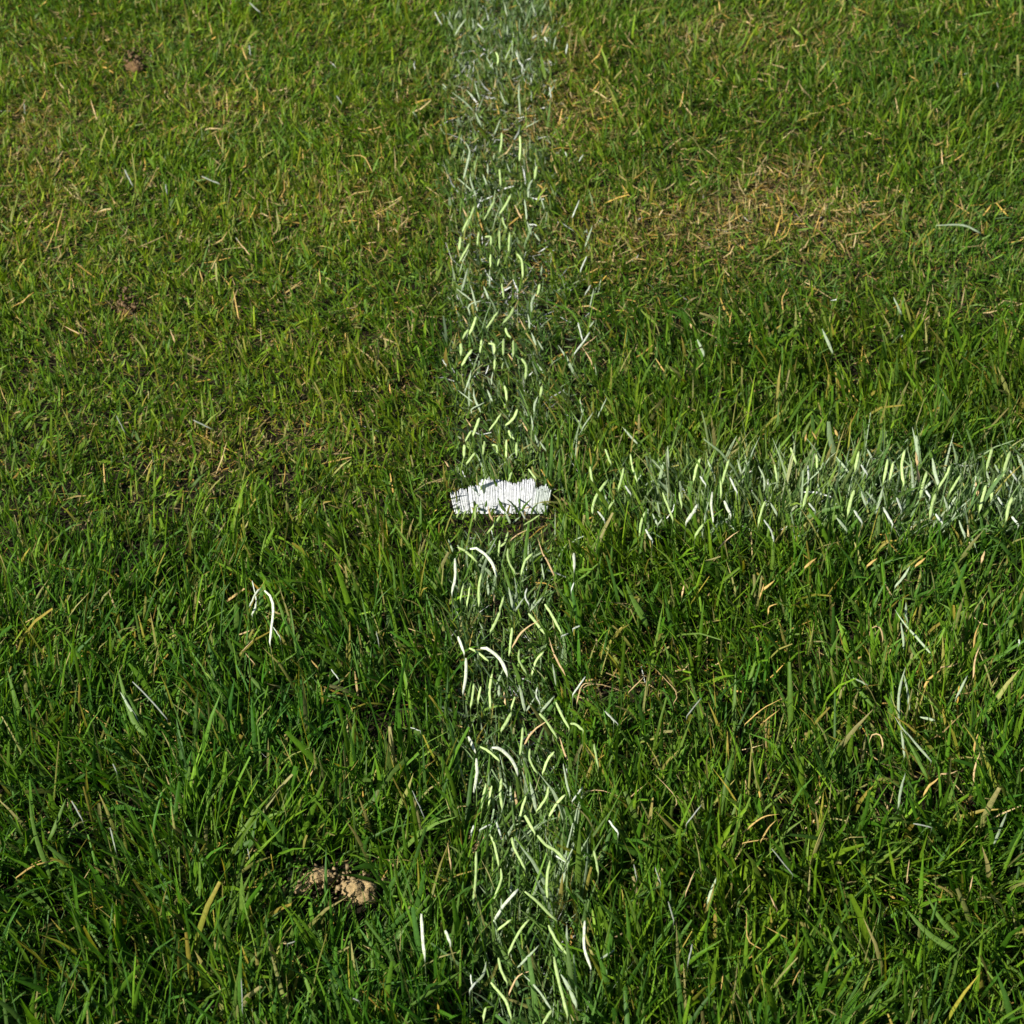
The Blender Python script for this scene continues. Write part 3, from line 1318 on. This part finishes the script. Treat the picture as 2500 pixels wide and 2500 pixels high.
# the small thin ones read as part of the mass; the ones that can be pointed at are things
lab = {}
for b in blades:
    kind, V, Q, C, P, ln, cx, cy, front, wpx = b
    single = ln > 34 and wpx * ln > 170 and (kind not in 'g' or ln > 45)
    if kind in 'so':
        single = ln > 30
    if kind in 'dky':
        single = wpx > 7 or front
    if kind == 'w':
        single = ln > 22 and wpx > 4
    if front:
        single = True
    if not single:
        bags['dry' if kind in 'so' else 'paint'].add((V, Q, C))
        continue
    size = 'long' if ln > 75 else ('short' if ln < 40 else 'mid-length')
    where = 'against the front of the white tuft' if front else place_words(cx, cy)
    label = '%s %s blade, %s, %s' % (size, COLW[kind], shape_words(P, kind).replace('straight ', ''), where)
    lab.setdefault(label, []).append(b)
ORD = ['first', 'second', 'third', 'fourth', 'fifth', 'sixth', 'seventh', 'eighth']
for label, bs in lab.items():
    bs.sort(key=lambda b: b[7])
    for i, b in enumerate(bs):
        kind, V, Q, C = b[:4]
        if len(bs) == 1:
            t = label
        elif len(bs) == 2:
            t = ('farther ' if i == 0 else 'nearer ') + label
        else:
            t = '%s from the back: %s' % (ORD[i], label)
        if len(t.split()) > 16:
            t = t.replace('mid-length ', '').replace('strongly curved', 'curved').replace('gently curved', 'bowed').replace(' from the back:', '')
            t = t.replace(', close to upright stripe', ', close to it').replace('in near turf', 'near turf').replace('in turf', 'turf').replace('against the front of the', 'before the').replace('in grass beside', 'beside')
        root = V[:6].mean(0)
        me = raw_mesh(NAMES[kind], V - root, Q, C, M_DRY if kind in 'so' else (M_GRASS if kind in 'dky' else M_PAINTED))
        o = link(NAMES[kind], me)
        o.location = root
        tag(o, t, 'grass blade', GROUPS[kind])
if bags['paint'].n:
    o = link("painted_grass", bags['paint'].mesh("painted_grass", M_PAINTED))
    tag(o, "thin grey-white paint-dusted leaves scattered through both faded stripes", "painted grass", kind="stuff")
if bags['dry'].n:
    o = link("straw", bags['dry'].mesh("straw", M_DRY))
    tag(o, "tiny dead straw leaves scattered over the lawn", "straw", kind="stuff")

# ------------------------------------------------------------------ the white tuft at the crossing of the stripes
tuft_c = on_ground(1000 + 870 * .2588, 1050 + 800 * .2588, 0.0)
tuft = bpy.data.objects.new("bristle_tuft", None)
COL.objects.link(tuft)
tuft.location = tuft_c
tag(tuft, "dense tuft of white bristle-like blades standing where the faded stripes meet", "white tuft")
topx = [385, 430, 500, 545, 600, 645, 690, 760, 830, 900, 960, 1000, 1050, 1100, 1150, 1185, 1205, 1250, 1290, 1345]
topy = [572, 570, 548, 545, 505, 520, 452, 445, 462, 465, 492, 500, 478, 455, 452, 478, 545, 510, 505, 578]
botx = [435, 470, 520, 590, 640, 700, 900, 1100, 1250, 1300]
boty = [812, 812, 815, 818, 800, 782, 776, 776, 772, 765]


def bristle(tx, bx, row, w):
    ty = np.interp(tx, topx, topy) + random.uniform(-6, 26) + (4 if row else 0)
    by = np.interp(bx, botx, boty) - 14
    ox, oy, sc = REG['C']
    B = (ox + bx * sc, oy + by * sc)
    T = (ox + tx * sc, oy + ty * sc)
    p0 = on_ground(B[0], oy + 788 * sc, 0.0)
    n = np.array([0.0, -0.88, 0.47])
    n /= np.linalg.norm(n)
    n2 = n
    p0 = p0 + np.array([0, 0.00005 * row + random.uniform(-.00001, .00001), 0])
    X0 = on_plane(B[0], B[1], p0, n)
    X1 = on_plane(T[0], T[1], p0, n)
    ww = w * sc / SRC * 2 * TH * np.linalg.norm(X0 - CP)
    bow = np.array([random.uniform(-1, 1) * 0.00025, 0, 0])
    yaw = random.gauss(0, 0.004)
    side = np.array([math.cos(yaw), math.sin(yaw), 0])
    up = np.array([math.sin(yaw), -math.cos(yaw), 0.2])
    V, C, Q = [], [], []
    tone = random.choice((1.0, 1.0, 1.0, 0.98, 0.95, 0.90))
    if tx > 1195:
        tone *= 0.80
    m = 5
    X0 = X1 + (X0 - X1) * (X1[2] / max(X1[2] - X0[2], 1e-5))      # stands on the soil
    for i in range(m):
        s = i / (m - 1)
        p = X0 * (1 - s) + X1 * s + bow * math.sin(s * math.pi)
        wd = ww * (0.5, 0.5, 0.5, 0.42, 0.16)[i]
        for a, b in ((-1, 0), (0, 0.035), (1, 0), (0, -0.035)):
            V.append(p + side * wd * a + up * wd * b)
            c = np.array([0.62, 0.65, 0.71]) if b <= 0 else np.array([0.64, 0.67, 0.72])
            c = c * tone * (1 + random.uniform(-.03, .03))
            if tx > 1195:
                c = c * np.array([0.93, 1.0, 0.90])
            C.append(c)
    for i in range(m - 1):
        for j in range(4):
            j2 = (j + 1) % 4
            Q.append([i * 4 + j, i * 4 + j2, i * 4 + 4 + j2, i * 4 + 4 + j])
    Q.append([0, 1, 2, 3])
    e = (m - 1) * 4
    Q.append([e, e + 1, e + 2, e + 3])
    me = raw_mesh("bristle", np.array(V) - tuft_c, np.array(Q), np.array(C), M_TUFT, smooth=False)
    link("bristle", me, tuft)


for row, step, w in ((0, 16, 21), (1, 14, 34)):
    t = 0.0
    while t < 1.0:
        tx = 388 + t * (1342 - 388)
        gap = row != 1 and any(abs(tx - g) < 9 for g in (415, 548, 692, 1190))
        gap = gap or (row >= 1 and (tx < 470 or any(abs(tx - g) < 8 for g in (548,))))
        if not gap:
            bx = 440 + (t ** 0.98) * (1298 - 440)
            bristle(tx + random.uniform(-3, 3), bx, row, w * random.uniform(0.8, 1.2))
        t += step / 954 * random.uniform(0.75, 1.2)


# ------------------------------------------------------------------ clods of earth
def clod(name, label, cx, cy, wpx, hpx, mat, seed, lumps, z0=0.006, squash=0.6):
    """one lumpy clod: displaced ball pressed together from several lumps; survey position in 2500 px"""
    c = on_ground(cx, cy + hpx * 0.35, z0)
    scale = 2 * TH * np.linalg.norm(c - CP) / SRC
    rx = wpx * scale / 2
    ob_v, ob_q = [], []
    nu, nv = 56, 30
    rg = random.Random(seed)
    ls = [(rg.uniform(-.55, .55), rg.uniform(-.45, .45), rg.uniform(-.2, .35), rg.uniform(.38, .65)) for _ in range(lumps)]
    for j in range(nv + 1):
        ph = math.pi * j / nv
        for i in range(nu):
            th = 2 * math.pi * i / nu
            d = Vector((math.sin(ph) * math.cos(th), math.sin(ph) * math.sin(th), math.cos(ph)))
            r = 0.55
            for lx, ly, lz, lr in ls:      # farthest exit of the ray from the union of lumps
                o = Vector((lx, ly, lz))
                b = d.dot(o)
                disc = b * b - (o.length_squared - lr * lr)
                if disc > 0:
                    r = max(r, b + math.sqrt(disc))
            q = d * 3.1 + Vector((seed, 0, 0))
            r *= 1 + 0.24 * mnoise.noise(q) + 0.15 * mnoise.noise(q * 2.7) + 0.08 * mnoise.noise(q * 6.1) + 0.03 * mnoise.noise(q * 13)
            cr = abs(mnoise.noise(q * 1.3 + Vector((9, 2, 4))))
            r -= 0.16 * max(0.0, 1 - cr * 16)           # drying cracks
            p = d * r * rx
            ob_v.append((p.x, p.y * 0.8, max(p.z * squash, -0.006)))
    for j in range(nv):
        for i in range(nu):
            i2 = (i + 1) % nu
            ob_q.append([j * nu + i, (j + 1) * nu + i, (j + 1) * nu + i2, j * nu + i2])
    me = raw_mesh(name, np.array(ob_v), np.array(ob_q), None, mat)
    o = link(name, me)
    o.location = c
    tag(o, label, "clod of earth", "clods of earth lying in the lawn")
    return o


clod("soil_clod", "smooth cracked sandy clod, right one of the pair in the near grass", 878, 2150, 100, 56, M_SAND, 3, 4, 0.015, 0.62)
clod("soil_clod", "crumbly pale clod half hidden by leaves, left of the smooth sandy clod", 790, 2125, 74, 38, M_SAND, 8, 5, 0.010, 0.55)
clod("soil_clod", "low crumbled sandy lump at the left end of the clod pair", 738, 2160, 46, 40, M_SAND, 13, 4, 0.008, 0.55)
clod("soil_clod", "brown clod in the turf far back, nearest the top edge of the lawn", 334, 150, 62, 46, M_CLAY, 21, 4, 0.003, 0.45)
clod("soil_clod", "brown clod in the turf halfway back, left of the upright stripe", 311, 746, 54, 40, M_CLAY, 29, 3, 0.002, 0.45)
clod("soil_clod", "small tan crumb at the left edge of the upright stripe", 1163, 2068, 28, 26, M_SAND, 31, 3, 0.012, 0.7)

crumbs = Bag()
for cx, cy, sx, sy, n, col in ((800, 2165, 80, 32, 130, (0.36, 0.27, 0.14)), (334, 155, 28, 18, 50, (0.2, 0.13, 0.065)),
                               (311, 752, 28, 18, 50, (0.2, 0.13, 0.065)), (1163, 2072, 26, 18, 40, (0.45, 0.32, 0.16))):
    for _ in range(n):
        c = on_ground(cx + random.gauss(0, sx * .6), cy + random.gauss(0, sy * .6), 0.0)
        r = random.uniform(0.0006, 0.0026)
        v = np.array([[-1, -1, -1], [1, -1, -1], [1, 1, -1], [-1, 1, -1], [-1, -1, 1], [1, -1, 1], [1, 1, 1], [-1, 1, 1]], float)
        v = v * 0.7 + rng.normal(0, .28, v.shape)
        v = v * r + np.array([c[0], c[1], random.uniform(0.002, 0.014)])
        q = np.array([[0, 3, 2, 1], [4, 5, 6, 7], [0, 1, 5, 4], [1, 2, 6, 5], [2, 3, 7, 6], [3, 0, 4, 7]])
        crumbs.add((v, q, np.tile(np.array(col) * random.uniform(.6, 1.1), (8, 1))))
o = link("soil_crumbs", crumbs.mesh("soil_crumbs", M_DRY, smooth=False))
tag(o, "loose crumbs of earth scattered round the clods", "soil crumbs", kind="stuff")
